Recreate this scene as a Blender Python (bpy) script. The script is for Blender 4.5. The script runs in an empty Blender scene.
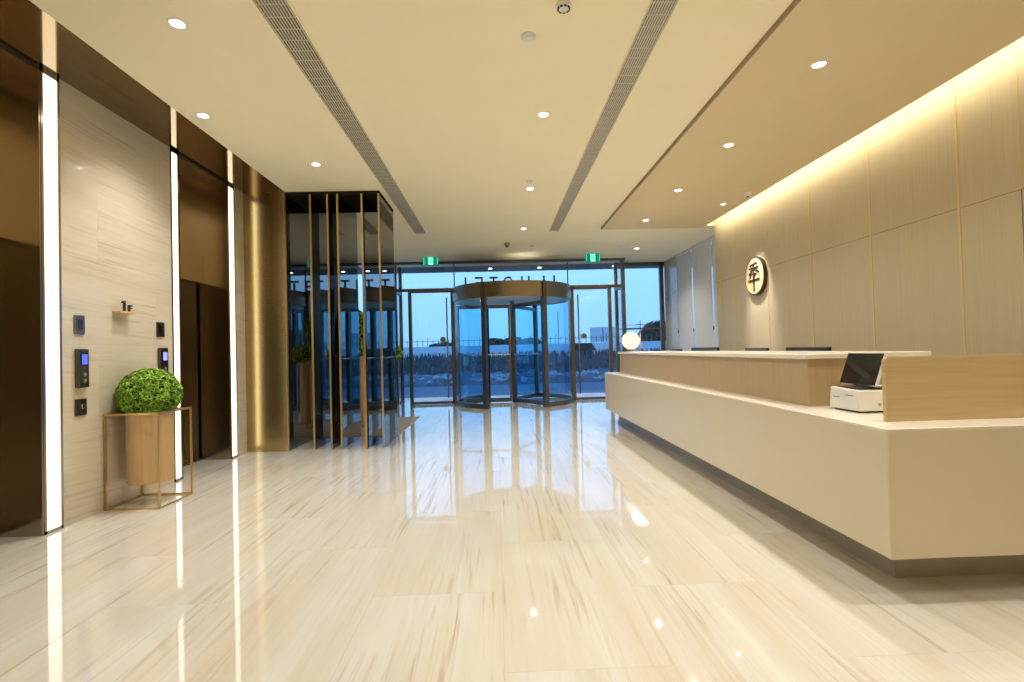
import bpy, bmesh, math, random
from mathutils import Vector, Matrix
random.seed(7)
PI = math.pi
SC = bpy.context.scene
COL = SC.collection

# ------------------------------------------------------------------ materials
def nt(name):
    m = bpy.data.materials.new(name); m.use_nodes = True
    t = m.node_tree; t.nodes.clear()
    out = t.nodes.new('ShaderNodeOutputMaterial')
    return m, t, out

def node(t, kind, **kw):
    n = t.nodes.new(kind)
    for k, v in kw.items():
        if k.startswith('i_'):
            n.inputs[k[2:].replace('_', ' ')].default_value = v
        else:
            setattr(n, k, v)
    return n

def pbr(name, col, rough=0.5, metal=0.0, ior=1.5, spec=0.5, noise=0.0, nscale=8.0, stretch=(1, 1, 1), coat=0.0, bump=0.0):
    """principled surface with a light procedural variation of its own"""
    m, t, out = nt(name)
    b = node(t, 'ShaderNodeBsdfPrincipled')
    b.inputs['Roughness'].default_value = rough
    b.inputs['Metallic'].default_value = metal
    b.inputs['IOR'].default_value = ior
    b.inputs['Specular IOR Level'].default_value = spec
    b.inputs['Coat Weight'].default_value = coat
    b.inputs['Coat Roughness'].default_value = 0.05
    tc = node(t, 'ShaderNodeTexCoord'); mp = node(t, 'ShaderNodeMapping')
    mp.inputs['Scale'].default_value = stretch
    t.links.new(tc.outputs['Object'], mp.inputs['Vector'])
    nz = node(t, 'ShaderNodeTexNoise'); nz.inputs['Scale'].default_value = nscale; nz.inputs['Detail'].default_value = 5
    t.links.new(mp.outputs['Vector'], nz.inputs['Vector'])
    rp = node(t, 'ShaderNodeValToRGB')
    rp.color_ramp.elements[0].position = 0.3; rp.color_ramp.elements[1].position = 0.7
    c = Vector(col)
    rp.color_ramp.elements[0].color = (*(c * (1 - noise)), 1)
    rp.color_ramp.elements[1].color = (*[min(1, x * (1 + noise)) for x in c], 1)
    t.links.new(nz.outputs['Fac'], rp.inputs['Fac'])
    t.links.new(rp.outputs['Color'], b.inputs['Base Color'])
    if bump:
        bp = node(t, 'ShaderNodeBump'); bp.inputs['Strength'].default_value = bump; bp.inputs['Distance'].default_value = 0.01
        t.links.new(nz.outputs['Fac'], bp.inputs['Height']); t.links.new(bp.outputs['Normal'], b.inputs['Normal'])
    t.links.new(b.outputs['BSDF'], out.inputs['Surface'])
    return m

def emit(name, col, strength):
    m, t, out = nt(name)
    e = node(t, 'ShaderNodeEmission'); e.inputs['Color'].default_value = (*col, 1); e.inputs['Strength'].default_value = strength
    t.links.new(e.outputs[0], out.inputs['Surface'])
    return m

def glass(name, tint, ior=1.5, rough=0.0):
    """thin architectural glazing: clear transmission plus fresnel reflection"""
    m, t, out = nt(name)
    tr = node(t, 'ShaderNodeBsdfTransparent'); tr.inputs['Color'].default_value = (*tint, 1)
    gl = node(t, 'ShaderNodeBsdfGlossy'); gl.inputs['Roughness'].default_value = rough
    fr = node(t, 'ShaderNodeFresnel')
    ge = node(t, 'ShaderNodeNewGeometry'); mr = node(t, 'ShaderNodeMapRange')      # same reflectance from both faces of the pane
    mr.inputs['To Min'].default_value = ior; mr.inputs['To Max'].default_value = 1.0 / ior
    t.links.new(ge.outputs['Backfacing'], mr.inputs['Value']); t.links.new(mr.outputs[0], fr.inputs['IOR'])
    mx = node(t, 'ShaderNodeMixShader')
    t.links.new(fr.outputs[0], mx.inputs[0]); t.links.new(tr.outputs[0], mx.inputs[1]); t.links.new(gl.outputs[0], mx.inputs[2])
    t.links.new(mx.outputs[0], out.inputs['Surface'])
    return m

def marble(name, swap, base, warm, dark, tile, rough, vein=1.0, tilt=0.0, joint=0.5, contrast=1.0):
    """cream striped marble slabs; veins run along the first axis of `swap`"""
    m, t, out = nt(name)
    L = t.links.new
    tc = node(t, 'ShaderNodeTexCoord')
    sp = node(t, 'ShaderNodeSeparateXYZ'); L(tc.outputs['Object'], sp.inputs[0])
    ax = {'x': sp.outputs[0], 'y': sp.outputs[1], 'z': sp.outputs[2]}
    cb = node(t, 'ShaderNodeCombineXYZ'); L(ax[swap[0]], cb.inputs[0]); L(ax[swap[1]], cb.inputs[1])
    br = node(t, 'ShaderNodeTexBrick')
    br.offset = 0.5
    br.inputs['Color1'].default_value = (0, 0, 0, 1); br.inputs['Color2'].default_value = (1, 1, 1, 1)
    br.inputs['Mortar'].default_value = (0.5, 0.5, 0.5, 1)
    br.inputs['Scale'].default_value = 1.0; br.inputs['Mortar Size'].default_value = 0.0012
    br.inputs['Brick Width'].default_value = tile[0]; br.inputs['Row Height'].default_value = tile[1]
    L(cb.outputs[0], br.inputs['Vector'])
    # offset the vein pattern per slab
    off = node(t, 'ShaderNodeVectorMath', operation='SCALE'); off.inputs['Scale'].default_value = 37.0
    L(br.outputs['Color'], off.inputs[0])
    rot = node(t, 'ShaderNodeVectorRotate', rotation_type='Z_AXIS'); rot.inputs['Angle'].default_value = tilt
    L(cb.outputs[0], rot.inputs['Vector'])
    add = node(t, 'ShaderNodeVectorMath', operation='ADD'); L(rot.outputs[0], add.inputs[0]); L(off.outputs[0], add.inputs[1])
    def layer(sx, sy, detail, dist, lo, hi):
        mp = node(t, 'ShaderNodeMapping'); mp.inputs['Scale'].default_value = (sx, sy, 1)
        L(add.outputs[0], mp.inputs['Vector'])
        n = node(t, 'ShaderNodeTexNoise'); n.inputs['Scale'].default_value = 1.0
        n.inputs['Detail'].default_value = detail; n.inputs['Distortion'].default_value = dist; n.inputs['Roughness'].default_value = 0.55
        L(mp.outputs[0], n.inputs['Vector'])
        r = node(t, 'ShaderNodeMapRange'); r.inputs['From Min'].default_value = lo; r.inputs['From Max'].default_value = hi
        L(n.outputs['Fac'], r.inputs['Value'])
        return r.outputs[0]
    broad = layer(0.5, 5.0, 4, 0.4, 0.35, 0.75)
    streak = layer(1.4, 34.0, 6, 0.5, 0.52, 0.74)
    mask = layer(0.9, 3.5, 3, 0.2, 0.44, 0.60)
    fine = layer(2.0, 60.0, 4, 0.3, 0.4, 0.8)
    mul = node(t, 'ShaderNodeMath', operation='MULTIPLY'); L(streak, mul.inputs[0]); L(mask, mul.inputs[1])
    m2 = node(t, 'ShaderNodeMath', operation='MULTIPLY'); L(mul.outputs[0], m2.inputs[0]); m2.inputs[1].default_value = vein
    c1 = node(t, 'ShaderNodeMix', data_type='RGBA'); c1.inputs['A'].default_value = (*base, 1); c1.inputs['B'].default_value = (*warm, 1)
    bm_ = node(t, 'ShaderNodeMath', operation='MULTIPLY'); L(broad, bm_.inputs[0]); bm_.inputs[1].default_value = 0.75 * contrast
    L(bm_.outputs[0], c1.inputs['Factor'])
    c2 = node(t, 'ShaderNodeMix', data_type='RGBA'); L(c1.outputs['Result'], c2.inputs['A']); c2.inputs['B'].default_value = (*dark, 1)
    L(m2.outputs[0], c2.inputs['Factor'])
    c3 = node(t, 'ShaderNodeMix', data_type='RGBA'); L(c2.outputs['Result'], c3.inputs['A']); c3.inputs['B'].default_value = (*warm, 1)
    fm = node(t, 'ShaderNodeMath', operation='MULTIPLY'); L(fine, fm.inputs[0]); fm.inputs[1].default_value = 0.35 * contrast
    L(fm.outputs[0], c3.inputs['Factor'])
    c4 = node(t, 'ShaderNodeMix', data_type='RGBA'); L(c3.outputs['Result'], c4.inputs['A']); c4.inputs['B'].default_value = (*dark, 1)
    jm = node(t, 'ShaderNodeMath', operation='MULTIPLY'); L(br.outputs['Fac'], jm.inputs[0]); jm.inputs[1].default_value = joint
    L(jm.outputs[0], c4.inputs['Factor'])
    b = node(t, 'ShaderNodeBsdfPrincipled'); b.inputs['Roughness'].default_value = rough
    L(c4.outputs['Result'], b.inputs['Base Color'])
    L(b.outputs[0], out.inputs['Surface'])
    return m, b

def brushed(name, col, rough, axis_stretch, var=0.18, scale=1.0):
    """brushed metal: hairline variation of colour and roughness"""
    m, t, out = nt(name)
    L = t.links.new
    tc = node(t, 'ShaderNodeTexCoord'); mp = node(t, 'ShaderNodeMapping'); mp.inputs['Scale'].default_value = axis_stretch
    L(tc.outputs['Object'], mp.inputs['Vector'])
    nz = node(t, 'ShaderNodeTexNoise'); nz.inputs['Scale'].default_value = scale; nz.inputs['Detail'].default_value = 4
    L(mp.outputs[0], nz.inputs['Vector'])
    rp = node(t, 'ShaderNodeMapRange'); rp.inputs['To Min'].default_value = rough * 0.95; rp.inputs['To Max'].default_value = rough * 1.05
    L(nz.outputs['Fac'], rp.inputs['Value'])
    cr = node(t, 'ShaderNodeValToRGB'); c = Vector(col)
    cr.color_ramp.elements[0].color = (*(c * (1 - var)), 1); cr.color_ramp.elements[1].color = (*(c * (1 + var)), 1)
    L(nz.outputs['Fac'], cr.inputs['Fac'])
    b = node(t, 'ShaderNodeBsdfPrincipled'); b.inputs['Metallic'].default_value = 1.0
    L(rp.outputs[0], b.inputs['Roughness']); L(cr.outputs[0], b.inputs['Base Color'])
    L(b.outputs[0], out.inputs['Surface'])
    return m

def wood(name, c0, c1, stretch, rough=0.4, scale=1.0, spec=0.4):
    m, t, out = nt(name)
    L = t.links.new
    tc = node(t, 'ShaderNodeTexCoord'); mp = node(t, 'ShaderNodeMapping'); mp.inputs['Scale'].default_value = stretch
    L(tc.outputs['Object'], mp.inputs['Vector'])
    nz = node(t, 'ShaderNodeTexNoise'); nz.inputs['Scale'].default_value = scale; nz.inputs['Detail'].default_value = 7
    nz.inputs['Distortion'].default_value = 0.6
    L(mp.outputs[0], nz.inputs['Vector'])
    cr = node(t, 'ShaderNodeValToRGB'); cr.color_ramp.elements[0].position = 0.32; cr.color_ramp.elements[1].position = 0.68
    cr.color_ramp.elements[0].color = (*c0, 1); cr.color_ramp.elements[1].color = (*c1, 1)
    L(nz.outputs['Fac'], cr.inputs['Fac'])
    b = node(t, 'ShaderNodeBsdfPrincipled'); b.inputs['Roughness'].default_value = rough; b.inputs['Specular IOR Level'].default_value = spec
    L(cr.outputs[0], b.inputs['Base Color']); L(b.outputs[0], out.inputs['Surface'])
    return m

M = {}
M['floor'], _b = marble('floor_marble', 'yx', (0.735, 0.715, 0.665), (0.61, 0.52, 0.365), (0.41, 0.285, 0.14), (1.2, 0.6), 0.045, vein=0.8, joint=0.25, contrast=0.85)
_b.inputs['Coat Weight'].default_value = 0.35; _b.inputs['Coat Roughness'].default_value = 0.03
M['wallmarble'], _b = marble('wall_marble', 'yz', (0.67, 0.605, 0.49), (0.52, 0.44, 0.32), (0.34, 0.26, 0.17), (1.3, 0.62), 0.10, vein=0.65, tilt=0.06, joint=0.3, contrast=0.8)
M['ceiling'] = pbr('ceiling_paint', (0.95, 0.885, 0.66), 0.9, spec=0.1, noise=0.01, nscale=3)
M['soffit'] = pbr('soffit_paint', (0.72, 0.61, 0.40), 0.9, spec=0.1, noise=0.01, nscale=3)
M['plaster'] = pbr('plaster', (0.82, 0.76, 0.62), 0.85, noise=0.02)
M['gold_mirror'] = brushed('polished_bronze_mirror', (0.30, 0.215, 0.11), 0.07, (4, 4, 4), 0.06)
M['brass'] = brushed('brushed_brass', (0.58, 0.44, 0.20), 0.22, (5, 5, 0.2), 0.02)
M['brass_fine'] = brushed('satin_brass', (0.66, 0.47, 0.19), 0.30, (20, 20, 20), 0.08)
M['bronze_door'] = brushed('bronze_lift_steel', (0.20, 0.16, 0.10), 0.24, (30, 30, 0.3), 0.02)
M['bronze_pale'] = brushed('pale_bronze_panel', (0.74, 0.63, 0.46), 0.20, (30, 30, 0.3), 0.02)
M['bronze_jamb'] = brushed('dark_bronze', (0.46, 0.38, 0.27), 0.16, (30, 30, 0.3), 0.02)
M['frame'] = brushed('facade_bronze', (0.20, 0.17, 0.142), 0.36, (30, 30, 3), 0.06)
M['crown'] = brushed('drum_bronze', (0.35, 0.28, 0.185), 0.34, (3, 3, 3), 0.02)
M['black_glass'] = pbr('black_lacquered_glass', (0.006, 0.005, 0.005), 0.015, ior=2.6, spec=0.5)
M['counter'] = pbr('cream_solid_surface', (0.66, 0.58, 0.415), 0.28, spec=0.4, noise=0.012, nscale=3)
M['counter_top'] = pbr('white_solid_surface', (0.86, 0.81, 0.70), 0.25, spec=0.4, noise=0.01)
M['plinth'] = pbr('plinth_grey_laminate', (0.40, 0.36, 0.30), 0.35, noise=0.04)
M['oak_v'] = wood('oak_veneer_upright', (0.455, 0.335, 0.175), (0.505, 0.38, 0.205), (70, 70, 1.0))
M['oak_h'] = wood('oak_veneer_level', (0.54, 0.40, 0.205), (0.61, 0.46, 0.245), (1.6, 1.6, 60))
M['pot_wood'] = wood('pot_oak', (0.54, 0.34, 0.16), (0.65, 0.43, 0.22), (40, 40, 1.0), rough=0.45)
M['panel'] = wood('panel_ash', (0.51, 0.435, 0.285), (0.555, 0.475, 0.32), (90, 90, 1.0), rough=0.5, spec=0.25)
M['panel_edge'] = pbr('brown_edge_paint', (0.36, 0.27, 0.15), 0.7)
M['panel_gap'] = pbr('panel_shadow_gap', (0.20, 0.14, 0.08), 0.7)
M['gold_strip'] = pbr('gold_inlay', (0.66, 0.51, 0.22), 0.4, noise=0.03)
M['blind'] = pbr('roller_blind_fabric', (0.74, 0.73, 0.72), 0.9, spec=0.1, noise=0.02, nscale=200)
M['black'] = pbr('black_plastic', (0.012, 0.012, 0.013), 0.35)
M['screen'] = pbr('screen_glass', (0.012, 0.013, 0.014), 0.06, ior=1.55)
M['white_plastic'] = pbr('white_plastic', (0.80, 0.79, 0.76), 0.35)
M['steel'] = brushed('brushed_steel', (0.34, 0.32, 0.29), 0.30, (60, 60, 3), 0.1)
M['dark_steel'] = brushed('dark_steel', (0.14, 0.125, 0.11), 0.32, (60, 60, 3), 0.1)
M['chrome'] = brushed('satin_chrome', (0.55, 0.55, 0.55), 0.2, (20, 20, 20), 0.05)
M['grille'] = pbr('grille_aluminium', (0.62, 0.57, 0.47), 0.5, noise=0.02)
M['vent_dark'] = pbr('duct_dark', (0.05, 0.045, 0.04), 0.9)
M['sign_face'] = pbr('sign_cream_face', (0.72, 0.52, 0.28), 0.5, noise=0.02)
M['sign_dark'] = pbr('sign_dark_brown', (0.035, 0.022, 0.015), 0.4)
M['matt_dark'] = pbr('matt_dark_paint', (0.03, 0.022, 0.016), 0.95, spec=0.03)
M['soil'] = pbr('soil', (0.05, 0.035, 0.02), 0.95, noise=0.3, nscale=60)
M['mat_brown'] = pbr('entrance_mat', (0.42, 0.34, 0.24), 0.6, noise=0.08, nscale=120)
M['glass'] = glass('facade_glass', (0.96, 0.98, 0.99))
M['drum_glass'] = glass('drum_glass', (0.80, 0.95, 1.0))
M['globe'] = emit('opal_globe', (1.0, 0.88, 0.70), 0.78)
M['led'] = emit('led_diffuser', (1.0, 0.95, 0.82), 1.8)
M['lens'] = emit('downlight_lens', (1.0, 0.95, 0.85), 12.0)
M['cove'] = emit('cove_led', (1.0, 0.89, 0.66), 24.0)
M['lcd'] = emit('lcd_blue', (0.10, 0.16, 0.95), 1.0)
M['lcd_pale'] = emit('lcd_pale_blue', (0.30, 0.30, 1.0), 1.2)
M['exit_green'] = emit('exit_green', (0.0, 0.42, 0.18), 0.5)
M['exit_pale'] = emit('exit_pale', (0.25, 1.0, 0.70), 0.9)
# outdoors
M['asphalt'] = pbr('asphalt', (0.19, 0.205, 0.22), 0.85, noise=0.12, nscale=5)
M['paving'] = pbr('pale_paving', (0.66, 0.66, 0.64), 0.8, noise=0.05, nscale=6)
M['field'] = pbr('scrub_earth', (0.115, 0.125, 0.13), 0.95, noise=0.5, nscale=1.2)
M['scrub'] = pbr('dry_scrub', (0.105, 0.125, 0.125), 0.9, noise=0.5, nscale=3)
M['rubble'] = pbr('pale_rubble', (0.42, 0.42, 0.40), 0.9, noise=0.25, nscale=4)
M['white_wall'] = pbr('white_rendered_wall', (0.85, 0.86, 0.86), 0.85, noise=0.04)
M['roof_dark'] = pbr('dark_roofing', (0.05, 0.045, 0.045), 0.8, noise=0.1)
M['far_tree'] = pbr('far_tree_leaves', (0.030, 0.042, 0.022), 0.9, noise=0.4, nscale=2)
M['bark'] = pbr('bark', (0.06, 0.045, 0.03), 0.9)
M['hoarding'] = pbr('hoarding_sheet', (0.80, 0.80, 0.80), 0.8, noise=0.04)
M['canopy'] = pbr('canopy_panel', (0.13, 0.14, 0.155), 0.5, noise=0.03)

def leaf_material():
    m, t, out = nt('box_leaf')
    L = t.links.new
    g = node(t, 'ShaderNodeNewGeometry')
    cr = node(t, 'ShaderNodeValToRGB')
    e = cr.color_ramp.elements
    e[0].color = (0.03, 0.11, 0.005, 1); e[1].color = (0.42, 0.70, 0.05, 1)
    L(g.outputs['Random Per Island'], cr.inputs['Fac'])
    b = node(t, 'ShaderNodeBsdfPrincipled'); b.inputs['Roughness'].default_value = 0.4
    L(cr.outputs[0], b.inputs['Base Color'])
    tl = node(t, 'ShaderNodeBsdfTranslucent'); L(cr.outputs[0], tl.inputs['Color'])
    mx = node(t, 'ShaderNodeMixShader'); mx.inputs[0].default_value = 0.18
    L(b.outputs[0], mx.inputs[1]); L(tl.outputs[0], mx.inputs[2]); L(mx.outputs[0], out.inputs['Surface'])
    return m
M['leaf'] = leaf_material()
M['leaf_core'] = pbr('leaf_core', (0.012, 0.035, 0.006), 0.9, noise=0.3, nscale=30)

# ------------------------------------------------------------------ geometry helpers
def wloc(o):
    v = Vector((0, 0, 0))
    while o is not None:
        v = v + Vector(o.location); o = o.parent
    return v

class MB:
    """collects shapes in world metres; build() links them as one mesh object"""
    def __init__(self): self.v = []; self.f = []
    def add(self, vs, fs):
        n = len(self.v); self.v += [tuple(a) for a in vs]; self.f += [tuple(i + n for i in q) for q in fs]; return self
    def box(self, x0, x1, y0, y1, z0, z1):
        x0, x1 = min(x0, x1), max(x0, x1); y0, y1 = min(y0, y1), max(y0, y1); z0, z1 = min(z0, z1), max(z0, z1)
        vs = [(x, y, z) for z in (z0, z1) for y in (y0, y1) for x in (x0, x1)]
        return self.add(vs, [(0, 2, 3, 1), (4, 5, 7, 6), (0, 1, 5, 4), (2, 6, 7, 3), (0, 4, 6, 2), (1, 3, 7, 5)])
    def obox(self, c, u, v, w):
        """box from centre and three half-extent vectors"""
        c, u, v, w = map(Vector, (c, u, v, w))
        vs = [c + a * u + b * v + d * w for d in (-1, 1) for b in (-1, 1) for a in (-1, 1)]
        return self.add(vs, [(0, 2, 3, 1), (4, 5, 7, 6), (0, 1, 5, 4), (2, 6, 7, 3), (0, 4, 6, 2), (1, 3, 7, 5)])
    def prism(self, poly, a, d):
        """poly: 3-D points of one face, extruded by vector d"""
        d = Vector(d); n = len(poly)
        vs = [Vector(p) for p in poly] + [Vector(p) + d for p in poly]
        fs = [tuple(range(n))[::-1], tuple(range(n, 2 * n))] + [(i, (i + 1) % n, n + (i + 1) % n, n + i) for i in range(n)]
        return self.add(vs, fs)
    def lathe(self, c, prof, seg=32, axis='z', cap=True):
        """prof: list of (radius, height) along the axis"""
        c = Vector(c); vs = []; fs = []
        for r, h in prof:
            for k in range(seg):
                a = 2 * PI * k / seg; p = (r * math.cos(a), r * math.sin(a), h)
                if axis == 'x': p = (p[2], p[0], p[1])
                if axis == 'y': p = (p[1], p[2], p[0])
                vs.append(c + Vector(p))
        for i in range(len(prof) - 1):
            for k in range(seg):
                k2 = (k + 1) % seg
                fs.append((i * seg + k, i * seg + k2, (i + 1) * seg + k2, (i + 1) * seg + k))
        if cap:
            fs.append(tuple(range(seg))[::-1]); fs.append(tuple((len(prof) - 1) * seg + k for k in range(seg)))
        return self.add(vs, fs)
    def tube(self, pts, r, seg=8):
        pts = [Vector(p) for p in pts]; vs = []; fs = []
        up = Vector((0, 0, 1))
        for i, p in enumerate(pts):
            d = (pts[min(i + 1, len(pts) - 1)] - pts[max(i - 1, 0)]).normalized()
            a = d.cross(up)
            if a.length < 1e-3: a = d.cross(Vector((1, 0, 0)))
            a.normalize(); b = d.cross(a)
            for k in range(seg):
                t = 2 * PI * k / seg; vs.append(p + r * (math.cos(t) * a + math.sin(t) * b))
        for i in range(len(pts) - 1):
            for k in range(seg):
                k2 = (k + 1) % seg; fs.append((i * seg + k, i * seg + k2, (i + 1) * seg + k2, (i + 1) * seg + k))
        fs.append(tuple(range(seg))[::-1]); fs.append(tuple((len(pts) - 1) * seg + k for k in range(seg)))
        return self.add(vs, fs)
    def arcwall(self, c, r0, r1, z0, z1, a0, a1, seg=24):
        vs = []; fs = []
        for i in range(seg + 1):
            a = a0 + (a1 - a0) * i / seg; ca, sa = math.cos(a), math.sin(a)
            for r, z in ((r0, z0), (r1, z0), (r1, z1), (r0, z1)): vs.append((c[0] + r * ca, c[1] + r * sa, z))
        for i in range(seg):
            for k in range(4):
                k2 = (k + 1) % 4; fs.append((i * 4 + k, i * 4 + k2, (i + 1) * 4 + k2, (i + 1) * 4 + k))
        fs += [(0, 1, 2, 3), (seg * 4 + 3, seg * 4 + 2, seg * 4 + 1, seg * 4)]
        return self.add(vs, fs)
    def ball(self, c, r, u=24, v=14):
        if not hasattr(r, '__len__'): r = (r, r, r)
        prof = []; vs = []; fs = []
        for i in range(v + 1):
            th = PI * i / v
            for k in range(u):
                a = 2 * PI * k / u
                vs.append((c[0] + r[0] * math.sin(th) * math.cos(a), c[1] + r[1] * math.sin(th) * math.sin(a), c[2] - r[2] * math.cos(th)))
        for i in range(v):
            for k in range(u):
                k2 = (k + 1) % u; fs.append((i * u + k, i * u + k2, (i + 1) * u + k2, (i + 1) * u + k))
        return self.add(vs, fs)
    def build(self, name, mat, parent=None, bevel=0.0, sharp=35, origin=None):
        if parent is not None: L = wloc(parent)
        elif origin is not None: L = Vector(origin)
        else:
            xs, ys, zs = zip(*self.v)
            L = Vector(((min(xs) + max(xs)) / 2, (min(ys) + max(ys)) / 2, min(zs)))
        me = bpy.data.meshes.new(name)
        me.from_pydata([tuple(Vector(p) - L) for p in self.v], [], self.f)
        bm = bmesh.new(); bm.from_mesh(me)
        bmesh.ops.remove_doubles(bm, verts=bm.verts, dist=1e-6) if len(self.v) < 3000 else None
        bmesh.ops.recalc_face_normals(bm, faces=bm.faces); bm.to_mesh(me); bm.free()
        me.shade_smooth(); me.set_sharp_from_angle(angle=math.radians(sharp))
        me.materials.append(M[mat] if isinstance(mat, str) else mat)
        o = bpy.data.objects.new(name, me); COL.objects.link(o)
        if parent is not None: o.parent = parent
        else: o.location = L
        if bevel:
            b = o.modifiers.new('edge', 'BEVEL'); b.width = bevel; b.segments = 2; b.limit_method = 'ANGLE'
        return o

def tag(o, label, cat, group=None, kind=None):
    o['label'] = label; o['category'] = cat
    if group: o['group'] = group
    if kind: o['kind'] = kind
    return o

def thing(name, loc, label, cat, group=None, kind=None):
    o = bpy.data.objects.new(name, None); o.empty_display_size = 0.1
    COL.objects.link(o); o.location = loc
    return tag(o, label, cat, group, kind)

def struct(o, label=None, cat=None):
    o['kind'] = 'structure'
    if label: o['label'] = label
    if cat: o['category'] = cat
    return o

def kids(o): return [c for c in bpy.data.objects if c.parent == o]
def copy_tree(o, parent=None):
    c = o.copy(); COL.objects.link(c)
    if parent is not None: c.parent = parent
    for ch in kids(o): copy_tree(ch, c)
    return c

H = 3.065            # ceiling height
XL = -2.955          # marble face of the left wall
XP = 3.60            # panelled wall behind the counter
YF = 11.05           # entrance front
YB = -4.0            # back of the lobby behind the camera

# ------------------------------------------------------------------ room shell
struct(MB().box(-3.4, 4.1, YB, 11.72, -0.12, 0).build('floor', 'floor', origin=(0, 0, 0)), 'polished cream marble floor with brown streaks', 'floor')

c = MB()
c.box(-2.46, 3.30, YB, 8.2, H, H + 0.1)
c.box(-3.0, 4.0, 8.2, 11.72, H, H + 0.1)
c.box(-3.0, -2.46, 6.13, 8.2, H, H + 0.1)
c.box(3.28, 3.66, YB, 8.2, 3.34, 3.40)      # top of the light cove
c.box(3.28, 3.30, YB, 8.2, H + 0.1, 3.34)
c.box(3.28, 3.66, 8.2, 8.22, H + 0.1, 3.40)
struct(c.build('ceiling', 'ceiling', origin=(0, 0, H)), 'flat cream painted lobby ceiling', 'ceiling')
struct(MB().box(1.738, 1.75, YB, 8.2, 3.03, H).build('trim_40', 'panel_edge'), 'thin brown edge of the lowered ceiling', 'trim')
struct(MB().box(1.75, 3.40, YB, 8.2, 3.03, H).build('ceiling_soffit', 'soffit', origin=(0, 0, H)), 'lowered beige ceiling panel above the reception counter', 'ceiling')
struct(MB().box(XL - 0.4, -2.46, YB, 6.13, H, H + 0.03).build('trim_1', 'gold_mirror', origin=(0, 0, H)), 'polished bronze mirror ceiling strip above the elevators', 'trim')

# left wall in marble pieces between the elevators
w = MB()
w.box(XL - 0.40, XL, YB, 2.30, 0, H)
w.box(XL - 0.40, XL, 3.575, 4.765, 0, H)
w.box(XL - 0.40, XL, 5.915, 6.13, 0, H)
w.box(XL - 0.40, XL, 6.95, 11.05, 0, H)
struct(w.build('wall_left', 'wallmarble', origin=(XL, 0, 0)), 'cream streaked marble wall around the elevators', 'wall')
struct(MB().box(XL - 0.4, 3.75, YB - 0.1, YB, 0, 3.4).build('wall_back', 'plaster'), 'plain wall at the back of the lobby', 'wall')

# bronze clad block beside the screen
b = thing('pillar', (-2.71, 6.5, 0), 'brushed brass clad pillar between marble wall and black fins', 'pillar', kind='structure')
MB().box(XL - 0.4, -2.47, 6.14, 6.95, 0, H).build('core', 'bronze_jamb', b)
MB().box(XL - 0.02, -2.47, 6.125, 6.14, 0, H).build('front_panel', 'brass', b)
MB().box(-2.478, -2.464, 6.122, 6.145, 0, H).build('corner_edge', 'brass_fine', b)
MB().box(-2.47, -2.462, 6.145, 6.95, 0, H).build('side_panel', 'black_glass', b)

# ------------------------------------------------------------------ elevators
def elevator(n, y0, y1, label):
    xd = -3.28
    r = thing('door_%d' % n, (xd, (y0 + y1) / 2, 0), label, 'elevator door', kind='structure')
    ym = (y0 + y1) / 2
    zt = 1.945
    for a, bb in ((y0 + 0.03, ym - 0.003), (ym + 0.003, y1 - 0.03)):
        lf = MB().box(xd - 0.03, xd, a, bb, 0.012, zt).build('door_leaf', 'bronze_door', r, bevel=0.002)
    MB().box(xd - 0.035, xd + 0.06, y0 + 0.0, y1 - 0.0, zt, H - 0.0).build('transom_panel', 'bronze_pale', r, bevel=0.002)
    MB().box(xd - 0.06, XL, y1, y1 + 0.012, 0, H).build('jamb', 'bronze_jamb', r)
    MB().box(xd - 0.06, XL, y0 - 0.012, y0, 0, H).build('jamb', 'bronze_jamb', r)
    MB().box(XL - 0.02, XL + 0.002, y0, y1, H - 0.022, H).build('header_trim', 'sign_dark', r)
    MB().box(xd - 0.03, xd + 0.01, y0, y1, 0, 0.006).build('threshold', 'steel', r)
    MB().box(xd - 0.09, xd - 0.065, y0 - 0.03, y1 + 0.03, 0, H).build('leak_blocker', 'vent_dark', r)  # dark panel added to stop sky light leaking between the leaves
elevator(1, 2.46, 3.415, 'bronze elevator doors in the recess at the left edge')
elevator(2, 4.90, 5.755, 'bronze elevator doors between marble wall and brass pillar')

def strip(y0, y1, label):
    r = thing('wall_light', (XL, (y0 + y1) / 2, 0), label, 'light', 'glowing upright light strips beside the elevators')
    MB().box(XL - 0.06, XL - 0.004, y0 + 0.018, y1 - 0.018, 0.02, H - 0.03).build('diffuser', 'led', r)
    f = MB()
    f.box(XL - 0.07, XL + 0.004, y0, y0 + 0.018, 0, H); f.box(XL - 0.07, XL + 0.004, y1 - 0.018, y1, 0, H)
    f.box(XL - 0.07, XL + 0.004, y0, y1, 0, 0.02); f.box(XL - 0.07, XL + 0.004, y0, y1, H - 0.03, H)
    f.build('frame', 'bronze_jamb', r)
strip(3.427, 3.573, 'glowing light strip by the left elevator, brightest and nearest of the three')
strip(4.767, 4.888, 'glowing light strip behind the potted boxwood ball')
strip(5.767, 5.913, 'glowing light strip next to the brass pillar')

# call stations, indicators, floor sign on the marble
def indicator(y0, y1, z0, z1, label, tone):
    r = thing('indicator_plate', (XL, (y0 + y1) / 2, z0), label, 'indicator')
    MB().box(XL, XL + 0.012, y0, y1, z0, z1).build('plate', tone, r, bevel=0.003)
    ym = (y0 + y1) / 2; w_ = (y1 - y0)
    MB().box(XL + 0.012, XL + 0.015, ym - w_ * 0.2, ym + w_ * 0.2, z0 + 0.035, z1 - 0.03).build('window', 'screen', r)
indicator(3.673, 3.760, 1.311, 1.447, 'steel indicator plate above the left call station', 'steel')
indicator(4.543, 4.641, 1.317, 1.445, 'dark steel indicator plate above the call station behind the plant', 'dark_steel')

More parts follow.
